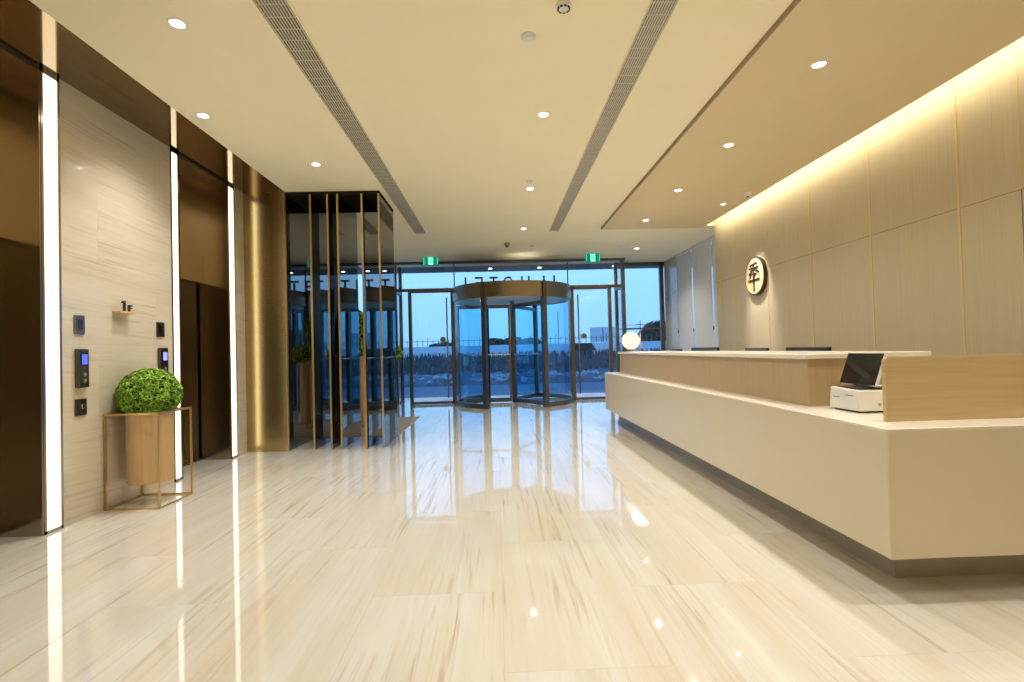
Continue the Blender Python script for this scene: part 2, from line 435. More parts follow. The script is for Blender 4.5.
def call_station(y0, y1, z0, z1, label, lcd):
    r = thing('call_station', (XL, (y0 + y1) / 2, z0), label, 'elevator call panel')
    h = z1 - z0; ym = (y0 + y1) / 2; w_ = y1 - y0
    MB().box(XL, XL + 0.03, y0, y1, z0, z1).build('housing', 'dark_steel', r, bevel=0.006)
    s = MB().box(XL + 0.03, XL + 0.0325, ym - w_ * 0.30, ym + w_ * 0.36, z0 + h * 0.57, z0 + h * 0.90).build('screen', 'screen', r)
    MB().box(XL + 0.0325, XL + 0.0335, ym - w_ * 0.22, ym + w_ * 0.28, z0 + h * 0.60, z0 + h * 0.86).build('lit_display', lcd, s)
    for k in (0.18, 0.34):
        bt = MB().lathe((XL + 0.03, ym + w_ * 0.04, z0 + h * k), [(0.0175, 0), (0.0175, 0.004), (0.013, 0.005)], 20, 'x').build('button', 'steel', r)
        s_ = 1 if k > 0.2 else -1
        cz = z0 + h * k
        MB().prism([(XL + 0.0355, ym + w_ * 0.04 - 0.007, cz - 0.005 * s_), (XL + 0.0355, ym + w_ * 0.04 + 0.007, cz - 0.005 * s_), (XL + 0.0355, ym + w_ * 0.04, cz + 0.007 * s_)], 0, (0.0006, 0, 0)).build('arrow', 'white_plastic', bt)
call_station(3.677, 3.772, 0.933, 1.207, 'dark elevator call panel with blue screen near the left light strip', 'lcd')
call_station(4.555, 4.662, 0.945, 1.219, 'dark elevator call panel with blue screen partly behind the boxwood ball', 'lcd_pale')
r = thing('key_switch', (XL, 3.72, 0.735), 'small steel key switch plate low on the marble wall', 'switch')
MB().box(XL, XL + 0.014, 3.673, 3.768, 0.737, 0.854).build('plate', 'dark_steel', r, bevel=0.003)
k_ = MB().lathe((XL + 0.014, 3.728, 0.80), [(0.020, 0), (0.020, 0.006), (0.014, 0.008)], 20, 'x').build('lock', 'chrome', r)
MB().box(XL + 0.022, XL + 0.0235, 3.7255, 3.7305, 0.79, 0.81).build('keyhole', 'black', k_)

r = thing('floor_sign', (XL, 4.15, 1.48), 'bronze 1F sign on a small wooden shelf on the marble wall', 'sign')
MB().box(XL, XL + 0.065, 4.035, 4.205, 1.485, 1.503).build('shelf', 'pot_wood', r, bevel=0.002)
xs = (XL + 0.045, XL + 0.062)
d = MB(); d.box(*xs, 4.084, 4.098, 1.503, 1.585); d.prism([(xs[0], 4.084, 1.585), (xs[0], 4.084, 1.570), (xs[0], 4.068, 1.563), (xs[0], 4.068, 1.576)], 0, (0.017, 0, 0))
d.build('digit', 'sign_dark', r)
d = MB(); d.box(*xs, 4.136, 4.147, 1.503, 1.556); d.box(*xs, 4.147, 4.174, 1.545, 1.556); d.box(*xs, 4.147, 4.168, 1.525, 1.535)
d.build('letter', 'sign_dark', r)

# ------------------------------------------------------------------ slatted screen
for i, x in enumerate((-2.174, -1.972, -1.854, -1.565, -1.365)):
    lab = ['black glass fin of the screen, first beside the brass pillar', 'black glass fin of the screen, second from the brass pillar',
           'black glass fin of the screen, middle of the five', 'black glass fin of the screen, second from the entrance',
           'black glass fin at the entrance end of the screen'][i]
    r = thing('screen_fin', (x, 6.53, 0), lab, 'screen fin', 'black glass fins of the slatted screen')
    MB().box(x - 0.008, x + 0.008, 6.142, 6.95, 0.004, H - 0.03).build('blade', 'black_glass', r)
    MB().box(x - 0.010, x + 0.010, 6.128, 6.142, 0, H - 0.03).build('front_edge', 'brass_fine', r)
    MB().box(x - 0.009, x + 0.009, 6.95, 6.958, 0, H - 0.03).build('rear_edge', 'bronze_jamb', r)
r = struct(MB().box(-2.462, -1.35, 6.12, 6.96, H - 0.03, H).build('trim_2', 'matt_dark'), 'bronze head rail of the slatted screen', 'trim')

# ------------------------------------------------------------------ plants
def foliage(c, rad, n, leaf, cut=None, seed=1):
    rnd = random.Random(seed); mb = MB()
    while n > 0:
        d = Vector((rnd.gauss(0, 1), rnd.gauss(0, 1), rnd.gauss(0, 1))).normalized()
        k = 1 - abs(rnd.gauss(0, 0.055)) + 0.035 * math.sin(9 * d.x + seed) * math.sin(8 * d.y) * math.sin(9 * d.z + 1)
        p = Vector((c[0] + rad[0] * d.x * k, c[1] + rad[1] * d.y * k, c[2] + rad[2] * d.z * k))
        if cut is not None and p.z < cut: continue
        n -= 1
        nrm = (d + 0.75 * Vector((rnd.uniform(-1, 1), rnd.uniform(-1, 1), rnd.uniform(-0.6, 1)))).normalized()
        a = nrm.orthogonal().normalized(); a.rotate(Matrix.Rotation(rnd.uniform(0, 2 * PI), 3, nrm)); b_ = nrm.cross(a)
        L = leaf * rnd.uniform(0.7, 1.25); W = L * 0.52
        vs = [p - a * L * 0.5, p - b_ * W * 0.5 + nrm * L * 0.10, p + a * L * 0.5, p + b_ * W * 0.5 + nrm * L * 0.10]
        mb.add(vs, [(0, 1, 2), (0, 2, 3)])
    return mb

def planter(x, y, w_, d_, h, pr, pz0, rad, cz, label, seed, nleaf, leaf=0.028, group=None):
    r = thing('potted_boxwood', (x, y, 0), label, 'potted plant', group)
    t = 0.0065
    fr = MB()
    x0, x1, y0, y1 = x - w_ / 2, x + w_ / 2, y - d_ / 2, y + d_ / 2
    for px in (x0, x1):
        for py in (y0, y1): fr.box(px - t, px + t, py - t, py + t, 0, h)
    for z in (t, h - t):
        for py in (y0, y1): fr.box(x0 + t, x1 - t, py - t, py + t, z - t, z + t)
        for px in (x0, x1): fr.box(px - t, px + t, y0 + t, y1 - t, z - t, z + t)
    for px in (x - pr - 0.004, x + pr + 0.004): fr.box(px - 0.004, px + 0.004, y0, y1, h - 0.012, h - 0.002)
    fr.build('stand', 'brass_fine', r)
    MB().lathe((x, y, 0), [(0.001, pz0 + 0.001), (pr * 0.985, pz0), (pr, pz0 + 0.01), (pr, h), (pr - 0.012, h), (pr - 0.014, h - 0.03), (0.001, h - 0.03)], 48, cap=False).build('pot', 'pot_wood', r)
    MB().lathe((x, y, 0), [(pr - 0.014, h - 0.035), (pr - 0.014, h - 0.012), (0.001, h - 0.006)], 24).build('soil', 'soil', r)
    fo = foliage((x, y, cz), rad, nleaf, leaf, h + 0.002, seed).build('foliage', 'leaf', r)
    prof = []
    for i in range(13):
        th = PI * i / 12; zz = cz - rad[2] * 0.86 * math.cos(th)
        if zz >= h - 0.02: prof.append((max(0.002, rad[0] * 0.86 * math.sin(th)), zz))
    MB().lathe((x, y, 0), prof, 28).build('shade_core', 'leaf_core', fo)  # solid dark core, painted shade for the gaps between leaves
    return r
planter(-2.745, 4.135, 0.392, 0.405, 0.718, 0.157, 0.17, (0.212, 0.222, 0.20), 0.845, 'clipped boxwood ball in a wooden pot hung in a brass stand by the marble wall', 3, 3000, 0.040)
planter(-1.80, 8.50, 0.22, 0.22, 1.00, 0.10, 0.02, (0.25, 0.22, 0.16), 1.13, 'dark clipped bush peeking out past the entrance end of the screen', 5, 900, 0.05)
planter(-2.16, 8.05, 0.30, 0.30, 1.08, 0.13, 0.02, (0.17, 0.17, 0.40), 1.42, 'tall leafy shrub in a wooden pot behind the black fins', 8, 1300, 0.05)
MBm = MB().box(-2.90, -1.36, 7.02, 9.0, 0.0, 0.006).build('floor_mat', 'mat_brown')
tag(MBm, 'brown floor mat behind the slatted screen', 'mat')

# ------------------------------------------------------------------ right wall panels
struct(MB().box(XP, XP + 0.08, YB, 8.2, 0, 3.36).build('wall_right', 'panel', origin=(XP, 0, 0)), 'pale wood panelled wall behind the reception counter', 'wall')
seams = [3.83 - 0.935 * k for k in range(8)] + [3.83 + 0.935 * k for k in range(1, 5)]
for k, y in enumerate(sorted(seams)):
    if y < 1.5: continue
    o = MB().box(XP - 0.004, XP, y - 0.009, y + 0.009, 0, 3.34).build('trim_%d' % (3 + k), 'gold_strip'); struct(o)
n_ = 20
for k in range(-2, 6):
    y = 3.36 + 0.935 * k
    o = MB().box(XP - 0.002, XP, y - 0.003, y + 0.003, 0 if k != 0 else 2.125, 3.34).build('trim_%d' % n_, 'gold_strip'); n_ += 1; struct(o)
g = MB()
g.box(XP - 0.0015, XP, YB, 8.2, 2.123, 2.127); g.box(XP - 0.0015, XP, 3.355, 3.363, 0, 2.125); g.box(XP - 0.0015, XP, 2.44, 2.446, 0, 2.125)
struct(g.build('trim_30', 'panel_gap', origin=(XP, 0, 0)))

# cove light strip above the wall
r = thing('cove_light', (3.40, 2.0, 3.065), 'warm light strip hidden in the ceiling cove along the panelled wall', 'light')
MB().box(3.393, 3.404, YB + 0.1, 8.1, 3.065, 3.14).build('channel', 'chrome', r)
MB().box(3.404, 3.411, YB + 0.1, 8.1, 3.10, 3.135).build('diffuser', 'cove', r)

# round logo sign
sy, sz, sr = 6.885, 2.045, 0.262
r = thing('logo_sign', (XP, sy, sz - sr), 'round cream sign with dark rim and character on the panelled wall', 'sign')
MB().lathe((XP - 0.048, sy, sz), [(sr, 0.0), (sr, 0.048)], 64, 'x').build('rim', 'sign_dark', r)
MB().lathe((XP - 0.052, sy, sz), [(sr - 0.018, 0.0), (sr - 0.018, 0.006)], 64, 'x').build('face', 'sign_face', r)
ch = MB()
def stroke(p, q, wdt):
    p = Vector((p[0], p[1])); q = Vector((q[0], q[1])); d_ = (q - p).normalized(); n2 = Vector((-d_.y, d_.x)) * wdt * 0.5
    R_ = sr - 0.02
    pts = [p + n2, q + n2, q - n2, p - n2]
    ch.prism([(XP - 0.060, sy - R_ * a.x, sz + R_ * a.y) for a in pts], 0, (0.009, 0, 0))
stroke((-0.42, 0.62), (0.34, 0.72), 0.11)
stroke((-0.52, 0.45), (0.50, 0.47), 0.10)
stroke((0.0, 0.68), (0.0, 0.16), 0.10)
stroke((-0.04, 0.42), (-0.58, 0.12), 0.11)
stroke((0.04, 0.42), (0.56, 0.16), 0.11)
stroke((-0.34, 0.12), (0.26, 0.13), 0.09)
stroke((0.24, 0.13), (-0.03, -0.06), 0.10)
stroke((-0.34, 0.12), (-0.46, -0.10), 0.08)
stroke((-0.60, -0.24), (0.60, -0.22), 0.11)
stroke((-0.02, 0.0), (-0.02, -0.86), 0.12)
ch.build('character', 'sign_dark', r)

# blinds and their windows
XW = 3.92
w = MB(); w.box(XW, XW + 0.1, 10.86, 11.72, 0, H)
struct(w.build('wall_right_far', 'wallmarble', origin=(XW, 0, 0)), 'narrow grey streaked marble wall beside the far window', 'wall')
w = MB(); w.box(XW + 0.02, XW + 0.1, 8.2, 10.86, 0, 0.25); w.box(XP + 0.08, XW + 0.1, 8.12, 8.2, 0, H)
w.box(XW + 0.02, XW + 0.1, 8.2, 10.86, H - 0.05, H)
struct(w.build('wall_right_sill', 'plaster'))
wn = struct(MB().box(XW + 0.055, XW + 0.065, 8.2, 10.86, 0.25, H - 0.05).build('window_1', 'glass'), 'tall glazing behind the white blinds', 'window')
fr = MB()
for y in (8.22, 9.08, 10.02, 10.84): fr.box(XW + 0.04, XW + 0.09, y - 0.012, y + 0.012, 0.25, H - 0.05)
fr.build('window_frame', 'frame', wn)
for i, (a, b_) in enumerate(((8.22, 9.055), (9.115, 9.985), (10.055, 10.85))):
    lab = ['white roller blind nearest the panelled wall', 'white roller blind in the middle of the three', 'white roller blind next to the marble wall strip'][i]
    r = thing('roller_blind', (XW, (a + b_) / 2, 0.3), lab, 'blind', 'white roller blinds over the side windows')
    MB().box(XW - 0.004, XW, a, b_, 0.30, H - 0.05).build('fabric', 'blind', r)
    MB().box(XW - 0.03, XW + 0.015, a - 0.005, b_ + 0.005, H - 0.05, H - 0.003).build('headrail', 'white_plastic', r)
    MB().box(XW - 0.010, XW + 0.004, a, b_, 0.285, 0.31).build('bottom_bar', 'white_plastic', r)
    c_ = MB().tube([(XW - 0.014, b_ + 0.012, H - 0.05), (XW - 0.014, b_ + 0.012, 1.2)], 0.0025, 6); 
    co = c_.build('pull_cord', 'white_plastic', r)
    MB().box(XW - 0.022, XW - 0.006, b_ + 0.003, b_ + 0.021, 1.39, 1.46).build('cord_weight', 'black', co)

# ------------------------------------------------------------------ reception counter
CX0, CY0, CY1 = 1.645, 2.13, 7.80
r = thing('reception_counter', (2.3, 4.9, 0), 'long cream reception counter with oak upper front and white top', 'counter')
poly = [(CX0, CY0), (3.05, CY0), (3.05, 7.80), (CX0, 7.80)]
MB().prism([(x, y, 0.19) for x, y in poly], 0, (0, 0, 0.545)).build('base_body', 'counter', r, bevel=0.006)
MB().box(CX0 + 0.001, 3.05, CY0 + 0.001, 7.799, 0.735, 0.742).build('ledge_top', 'counter_top', r, bevel=0.002)
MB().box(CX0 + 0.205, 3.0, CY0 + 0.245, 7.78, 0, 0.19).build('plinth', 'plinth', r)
MB().box(1.838, 2.50, 2.98, 7.60, 0.742, 1.022).build('upper_front', 'oak_v', r)
MB().box(1.815, 2.575, 2.955, 7.625, 1.022, 1.050).build('countertop', 'counter_top', r, bevel=0.004)
# divider panel with a rounded upper corner
dv = MB(); ya = 2.325; rr = 0.022
prof = [(3.05, 0.742), (1.80, 0.742), (1.80, 1.040 - rr)] + [(1.80 + rr - rr * math.cos(t * PI / 16), 1.040 - rr + rr * math.sin(t * PI / 16)) for t in range(1, 9)] + [(3.05, 1.040)]
dv.prism([(x, ya, z) for x, z in prof], 0, (0, 0.022, 0))
dv.build('divider_panel', 'oak_h', r)

# point of sale terminal
r = thing('cash_register', (1.99, 2.72, 0.742), 'white cash register with tilted black screen on the counter ledge', 'cash register')
bx0, by0, by1, bz = 1.882, 2.62, 2.86, 0.742
base = MB()
pr_ = [(by0, bz + 0.010), (by1, bz + 0.010), (by1 - 0.015, bz + 0.128), (by0 + 0.008, bz + 0.118)]
base.prism([(bx0, y, z) for y, z in pr_], 0, (0.34, 0, 0))
ba = base.build('base', 'white_plastic', r, bevel=0.006)
MB().box(bx0 + 0.02, bx0 + 0.32, by0 + 0.02, by1 - 0.02, bz, bz + 0.010).build('feet', 'black', r)
MB().box(bx0 - 0.002, bx0 + 0.001, 2.66, 2.72, bz + 0.088, bz + 0.091).build('card_slot', 'black', r)
MB().box(bx0 - 0.002, bx0 + 0.001, 2.77, 2.82, bz + 0.072, bz + 0.075).build('card_slot', 'black', r)
MB().lathe((1.992, by0 + 0.0035, bz + 0.045), [(0.008, -0.004), (0.008, 0.001)], 14, 'y').build('lock', 'chrome', r)
MB().box(bx0 + 0.02, bx0 + 0.20, by0 + 0.03, by1 - 0.04, bz + 0.122, bz + 0.130).build('printer_lid', 'black', r, bevel=0.003)
nk = MB().obox((2.055, 2.765, bz + 0.155), (0.018, 0, 0.0), (0, 0.04, 0), (0.012, 0, 0.035)).build('stand', 'white_plastic', r)
# the tilted display faces the lobby and leans back over the base
uy = Vector((0, 0.137, 0)); uv = Vector((0.030, 0, 0.086)); nn = Vector((-0.086, 0, 0.030)).normalized()
cs = Vector((2.015, 2.765, bz + 0.222))
MB().obox(cs, uy, uv, nn * 0.010).build('display', 'white_plastic', r, bevel=0.004)
MB().obox(cs + nn * 0.011, uy * 0.985, uv * 0.97, nn * 0.002).build('screen', 'screen', r)

# monitors on the staff side
def monitor(p, q, top, label):
    p = Vector((*p, 0)); q = Vector((*q, 0)); c_ = (p + q) / 2; u_ = (q - p) / 2; n2 = Vector((u_.y, -u_.x, 0)).normalized()
    if n2.x < 0: n2 = -n2          # screen faces the staff side
    r = thing('monitor', (c_.x, c_.y, 0.742), label, 'monitor', 'black monitors behind the counter')
    hh = (top - 0.82) / 2
    MB().obox((c_.x, c_.y, top - hh), u_, (0, 0, hh), n2 * 0.014).build('housing', 'black', r, bevel=0.004)
    s2 = c_ + n2 * 0.0155
    MB().obox((s2.x, s2.y, top - hh), u_ * 0.96, (0, 0, hh * 0.92), n2 * 0.001).build('screen', 'screen', r)
    st = c_ - n2 * 0.03
    MB().obox((st.x, st.y, 0.85), u_.normalized() * 0.03, (0, 0, 0.102), n2 * 0.012).build('neck', 'black', r)
    MB().obox((st.x, st.y, 0.746), u_.normalized() * 0.11, n2 * 0.08, (0, 0, 0.004)).build('foot', 'black', r)
monitor((2.74, 4.75), (2.70, 4.07), 1.079, 'black monitor behind the counter, nearest to the cash register')
monitor((2.68, 5.42), (2.62, 4.87), 1.077, 'black monitor behind the counter, second from the cash register')
monitor((2.66, 6.89), (2.66, 6.06), 1.090, 'black monitor edge above the counter, left of the round sign, below the blinds')
monitor((2.66, 7.72), (2.66, 7.28), 1.072, 'small black monitor edge near the far end with the globe lamp')

# globe lamp
lx, ly = 1.972, 7.45
r = thing('table_lamp', (lx, ly, 1.05), 'white globe lamp with brass stand on the far end of the counter', 'lamp')
MB().lathe((lx + 0.05, ly, 0), [(0.095, 1.050), (0.095, 1.058), (0.09, 1.062)], 36).build('base', 'brass_fine', r)
MB().tube([(lx + 0.142, ly, 1.058), (lx + 0.142, ly, 1.33)], 0.006, 10).build('rod', 'brass_fine', r)
MB().ball((lx, ly, 1.213), 0.131, 32, 20).build('globe', 'globe', r)
MB().lathe((lx, ly, 0), [(0.028, 1.062), (0.028, 1.092), (0.02, 1.10)], 20).build('socket', 'bronze_jamb', r)
li = bpy.data.lights.new('globe_glow', 'POINT'); li.energy = 2.0; li.color = (1, 0.82, 0.6); li.shadow_soft_size = 0.13
lo = bpy.data.objects.new('lamp_glow', li); COL.objects.link(lo); lo.parent = r; lo.location = (-0.0, -0.28, 0.2)

# ------------------------------------------------------------------ ceiling fittings
LIGHT_SCALE = 1.0
def make_downlight(x, y, z, label, group, energy, angle=130, tilt=None, r0=0.040):
    r = thing('downlight', (x, y, z), label, 'light', group)
    MB().lathe((x, y, z), [(r0 + 0.012, 0.0), (r0 + 0.012, -0.004), (r0, -0.006), (r0, -0.002)], 28, cap=False).build('trim_ring', 'white_plastic', r)
    MB().lathe((x, y, z), [(r0, -0.003), (r0, -0.0015)], 28).build('lens', 'lens', r)
    li = bpy.data.lights.new('beam', 'SPOT'); li.energy = energy * LIGHT_SCALE; li.color = (1.0, 0.955, 0.88)
    li.spot_size = math.radians(angle); li.spot_blend = 0.9; li.shadow_soft_size = 0.05
    lo = bpy.data.objects.new('beam', li); COL.objects.link(lo); lo.parent = r; lo.location = (0, 0, -0.012)
    if tilt: lo.rotation_euler = tilt
    return r
E0 = 88
GA = 'recessed downlights in the main ceiling'; GB = 'recessed downlights in the lowered ceiling over the counter'
for x, y, lab in ((-1.80, 2.99, 'recessed downlight on the elevator side of the ceiling, largest of its row'),
                  (-2.30, 4.14, 'recessed downlight closest to the bronze mirror strip, above the boxwood ball'),
                  (-1.79, 5.235, 'recessed downlight in front of the slatted black screen'),
                  (0.438, 4.19, 'recessed downlight between the two vents, nearest of its row'),
                  (0.454, 6.14, 'recessed downlight between the two vents, second of its row, beside a small detector'),
                  (0.483, 8.17, 'recessed downlight between the far ends of the two vents'),
                  (2.82, 10.0, 'recessed downlight in the far ceiling near the blinds and the entrance')):
    make_downlight(x, y, H, lab, GA, E0)
for x, y, lab in ((2.264, 3.417, 'recessed downlight over the counter, nearest of its row'),
                  (2.271, 4.80, 'recessed downlight over the counter, second nearest of its row'),
                  (2.275, 6.18, 'recessed downlight over the counter, third of its row'),
                  (2.305, 7.63, 'recessed downlight over the far end of the counter')):
    make_downlight(x, y, 3.03, lab, GB, E0 * 0.7)
make_downlight(3.126, 6.83, 3.03, 'small recessed spotlight by the cove that lights the round sign', GB, 210, 36, (0, math.radians(-20), 0), 0.028)
for x, y, z in ((0.438, 2.2, H), (0.438, 0.2, H), (0.438, -1.8, H), (-1.80, 0.75, H), (-1.8, -1.5, H), (2.264, 2.03, 3.03), (2.264, 0.65, 3.03), (2.264, -0.8, 3.03)):
    make_downlight(x, y, z, 'recessed downlight added out of view to light the lobby', 'downlights added out of view', E0 * 0.85, 100)  # extra lamps outside the view, added to brighten the lobby

def vent(x0, x1, y0, y1, label):
    r = thing('linear_vent', ((x0 + x1) / 2, y1, H), label, 'vent', 'linear air grilles in the main ceiling')
    f = MB(); z0, z1 = H - 0.006, H
    f.box(x0, x0 + 0.012, y0, y1, z0, z1); f.box(x1 - 0.012, x1, y0, y1, z0, z1); f.box(x0, x1, y1 - 0.012, y1, z0, z1); f.box(x0, x1, y0, y0 + 0.012, z0, z1)
    f.build('frame', 'ceiling', r)
    MB().box(x0 + 0.012, x1 - 0.012, y0 + 0.012, y1 - 0.012, H - 0.001, H - 0.0004).build('dark_backing', 'vent_dark', r)  # flat dark sheet, painted shade of the opening behind the bars
    gr = MB(); n = 10
    for k in range(n):
        xx = x0 + 0.012 + (x1 - x0 - 0.024) * (k + 0.5) / n
        gr.box(xx - 0.0048, xx + 0.0048, y0, y1, H - 0.006, H - 0.0015)
    yy = y0 + 0.1
    while yy < y1:
        gr.box(x0, x1, yy - 0.004, yy + 0.004, H - 0.0030, H - 0.0015); yy += 0.11
    gr.build('grille', 'grille', r)
vent(-1.292, -1.086, -2.0, 8.38, 'long linear air grille in the ceiling, on the elevator side')
vent(0.905, 1.085, -2.0, 8.37, 'long linear air grille in the ceiling, on the counter side')

def detector(x, y, z, rad, hgt, label, dark=False):
    r = thing('smoke_detector', (x, y, z), label, 'detector')
    MB().lathe((x, y, z), [(rad, 0), (rad, -hgt * 0.4), (rad * 0.8, -hgt * 0.8)], 28).build('base', 'white_plastic', r)
    MB().lathe((x, y, z), [(rad * 0.62, -hgt * 0.8), (rad * 0.62, -hgt * 0.95), (rad * 0.3, -hgt)], 24).build('sensor_cap', 'white_plastic', r)
    if dark:
        s = MB()
        for k in range(9):
            a = 2 * PI * k / 9; s.obox((x + rad * 0.72 * math.cos(a), y + rad * 0.72 * math.sin(a), z - hgt * 0.82), (0.007 * -math.sin(a), 0.007 * math.cos(a), 0), (0.004 * math.cos(a), 0.004 * math.sin(a), 0), (0, 0, 0.006))
        s.build('vent_slots', 'black', r)
detector(0.245, 3.136, H, 0.045, 0.02, 'flat white detector disc on the ceiling between the vents')
detector(0.429, 2.85, H, 0.045, 0.028, 'white smoke detector with dark slots at the top edge of the picture', True)
detector(0.438, 5.86, H, 0.035, 0.03, 'small white detector beside the second downlight of the middle row')
detector(2.442, 9.70, H, 0.05, 0.03, 'small white detector in the far ceiling before the green sign on the counter side')
detector(0.72, 9.55, H, 0.04, 0.03, 'small white detector above the revolving door, right of the dome camera')

def dome(x, y, z, label, mat):
    r = thing('dome_camera', (x, y, z), label, 'security camera', 'ceiling dome cameras')
    MB().lathe((x, y, z), [(0.05, 0), (0.05, -0.025), (0.042, -0.035)], 28).build('mount', mat, r)
    MB().lathe((x, y, z), [(0.040, -0.035), (0.036, -0.06), (0.022, -0.08), (0.004, -0.086)], 24).build('dome', mat, r)
    MB().ball((x - 0.008, y - 0.024, z - 0.066), 0.014, 14, 10).build('lens', 'black', r)
dome(3.20, 6.31, 3.03, 'white dome camera on the lowered ceiling beside the cove light', 'white_plastic')
dome(0.24, 9.256, H, 'grey dome camera on the ceiling in front of the revolving door', 'steel')

def exit_sign(x, label):
    y = 10.45
    r = thing('exit_sign', (x, y, 2.885), label, 'exit sign', 'green exit signs over the entrance')
    w2, z0, z1 = 0.152, 2.89, 3.062
    MB().box(x - w2, x + w2, y, y + 0.025, z0, z1).build('housing', 'dark_steel', r, bevel=0.003)
    p = MB().box(x - w2 + 0.006, x + w2 - 0.006, y - 0.003, y, z0 + 0.006, z1 - 0.006).build('lit_panel', 'exit_green', r)
    # pale doorway square with a green running figure
    MB().box(x - 0.05, x + 0.05, y - 0.0045, y - 0.003, z0 + 0.010, z1 - 0.010).build('doorway_symbol', 'exit_pale', p)
    g_ = MB(); yy0, yy1 = y - 0.0058, y - 0.0045
    def bar(a, b_, wd):
        a = Vector((a[0], 0, a[1])); b_ = Vector((b_[0], 0, b_[1])); d_ = (b_ - a); n2 = Vector((-d_.z, 0, d_.x)).normalized() * wd / 2
        c0 = Vector((x, 0, (z0 + z1) / 2))
        g_.prism([(c0 + q) + Vector((0, yy0, 0)) for q in (a + n2, b_ + n2, b_ - n2, a - n2)], 0, (0, yy1 - yy0, 0))
    bar((0.004, 0.012), (-0.004, -0.010), 0.012); bar((-0.004, -0.010), (0.014, -0.020), 0.007); bar((0.014, -0.020), (0.012, -0.036), 0.007)
    bar((-0.004, -0.010), (-0.012, -0.024), 0.007); bar((-0.012, -0.024), (-0.026, -0.026), 0.007)
    bar((0.004, 0.010), (0.020, 0.002), 0.006); bar((0.002, 0.010), (-0.016, 0.004), 0.006)
    g_.lathe((x + 0.010, yy0, (z0 + z1) / 2 + 0.024), [(0.008, 0), (0.008, yy1 - yy0)], 14, 'y')
    g_.build('running_figure', 'exit_green', p)
    for s in (-1, 1): MB().box(x + s * 0.138 - 0.004, x + s * 0.138 + 0.004, y - 0.0045, y - 0.003, z0 + 0.012, z1 - 0.012).build('edge_mark', 'exit_pale', p)
exit_sign(-1.295, 'green exit sign at the ceiling over the left glass door')
exit_sign(2.03, 'green exit sign at the ceiling over the right glass door')

# ------------------------------------------------------------------ entrance front
hd = MB(); hd.box(-2.96, 2.84, YF - 0.03, YF + 0.05, H - 0.045, H)
struct(hd.build('trim_31', 'frame'), 'bronze head trim of the entrance front', 'trim')
po = MB()
for x in (-2.15, 2.79): po.box(x - 0.04, x + 0.04, YF - 0.03, YF + 0.05, 0, H - 0.045)
struct(po.build('trim_32', 'frame'), 'bronze corner posts of the entrance front', 'trim')
pb = MB()
for x in (-2.15, 2.79): pb.box(x - 0.035, x + 0.035, 11.66, 11.74, 0, H)
pb.box(2.83, XW, 11.66, 11.74, 2.99, H); pb.box(2.83, XW, 11.67, 11.73, 1.52, 1.56); pb.box(XW - 0.12, XW - 0.03, 11.66, 11.74, 0, H); pb.box(2.83, XW, 11.66, 11.74, 0, 0.05)
pb.box(-2.96, -2.19, 11.66, 11.74, 2.99, H); pb.box(-2.96, -2.19, 11.66, 11.74, 0, 0.05)
struct(pb.build('trim_33', 'frame'), 'bronze outer frame of the glass beside the entrance', 'trim')
wn = struct(MB().box(2.825, XW - 0.03, 11.695, 11.705, 0.05, 2.99).build('window_2', 'glass'), 'tall window between the entrance and the marble wall strip', 'window')
wn = struct(MB().box(-2.955, -2.185, 11.695, 11.705, 0.05, 2.99).build('window_3', 'glass'), 'window behind the slatted screen', 'window')
for n, x in ((4, -2.15), (5, 2.79)):
    struct(MB().box(x - 0.005, x + 0.005, YF + 0.05, 11.66, 0.05, 2.44).build('window_%d' % n, 'glass'), 'glass return beside the %s door of the entrance' % ('left' if x < 0 else 'right'), 'window')
    struct(MB().box(x - 0.03, x + 0.03, YF + 0.05, 11.66, 2.42, 2.48).build('trim_%d' % (30 + n), 'frame'))
    struct(MB().box(x - 0.005, x + 0.005, YF + 0.05, 11.66, 2.48, H).build('window_%d' % (n + 20), 'glass'))
# transom glazing with its joints
DX, DY, DR = 0.36, 11.05, 1.27
for n, (a, b_) in ((6, (-2.11, -0.88)), (7, (-0.87, 1.58)), (8, (1.59, 2.75))):
    lab = {6: 'high glass over the left door', 7: 'high glass over the revolving door', 8: 'high glass over the right door'}[n]
    struct(MB().box(a, b_, YF + 0.005, YF + 0.015, 2.49, H - 0.045).build('window_%d' % n, 'glass'), lab, 'window')
j = MB()
for x in (-0.875, 1.585): j.box(x - 0.012, x + 0.012, YF - 0.0, YF + 0.03, 2.49, H - 0.045)
struct(j.build('trim_37', 'canopy'))
tb = MB(); tb.box(-2.11, -0.86, YF - 0.03, YF + 0.05, 2.43, 2.49); tb.box(1.60, 2.75, YF - 0.03, YF + 0.05, 2.43, 2.49)
struct(tb.build('trim_38', 'frame'), 'bronze bars above the two glass doors', 'trim')
sg = MB(); sg.box(-2.11, -1.87, YF + 0.005, YF + 0.015, 0.0, 2.43); sg.box(2.52, 2.75, YF + 0.005, YF + 0.015, 0.0, 2.43)
struct(sg.build('window_9', 'glass'), 'narrow side glass beside the two hinged doors', 'window')

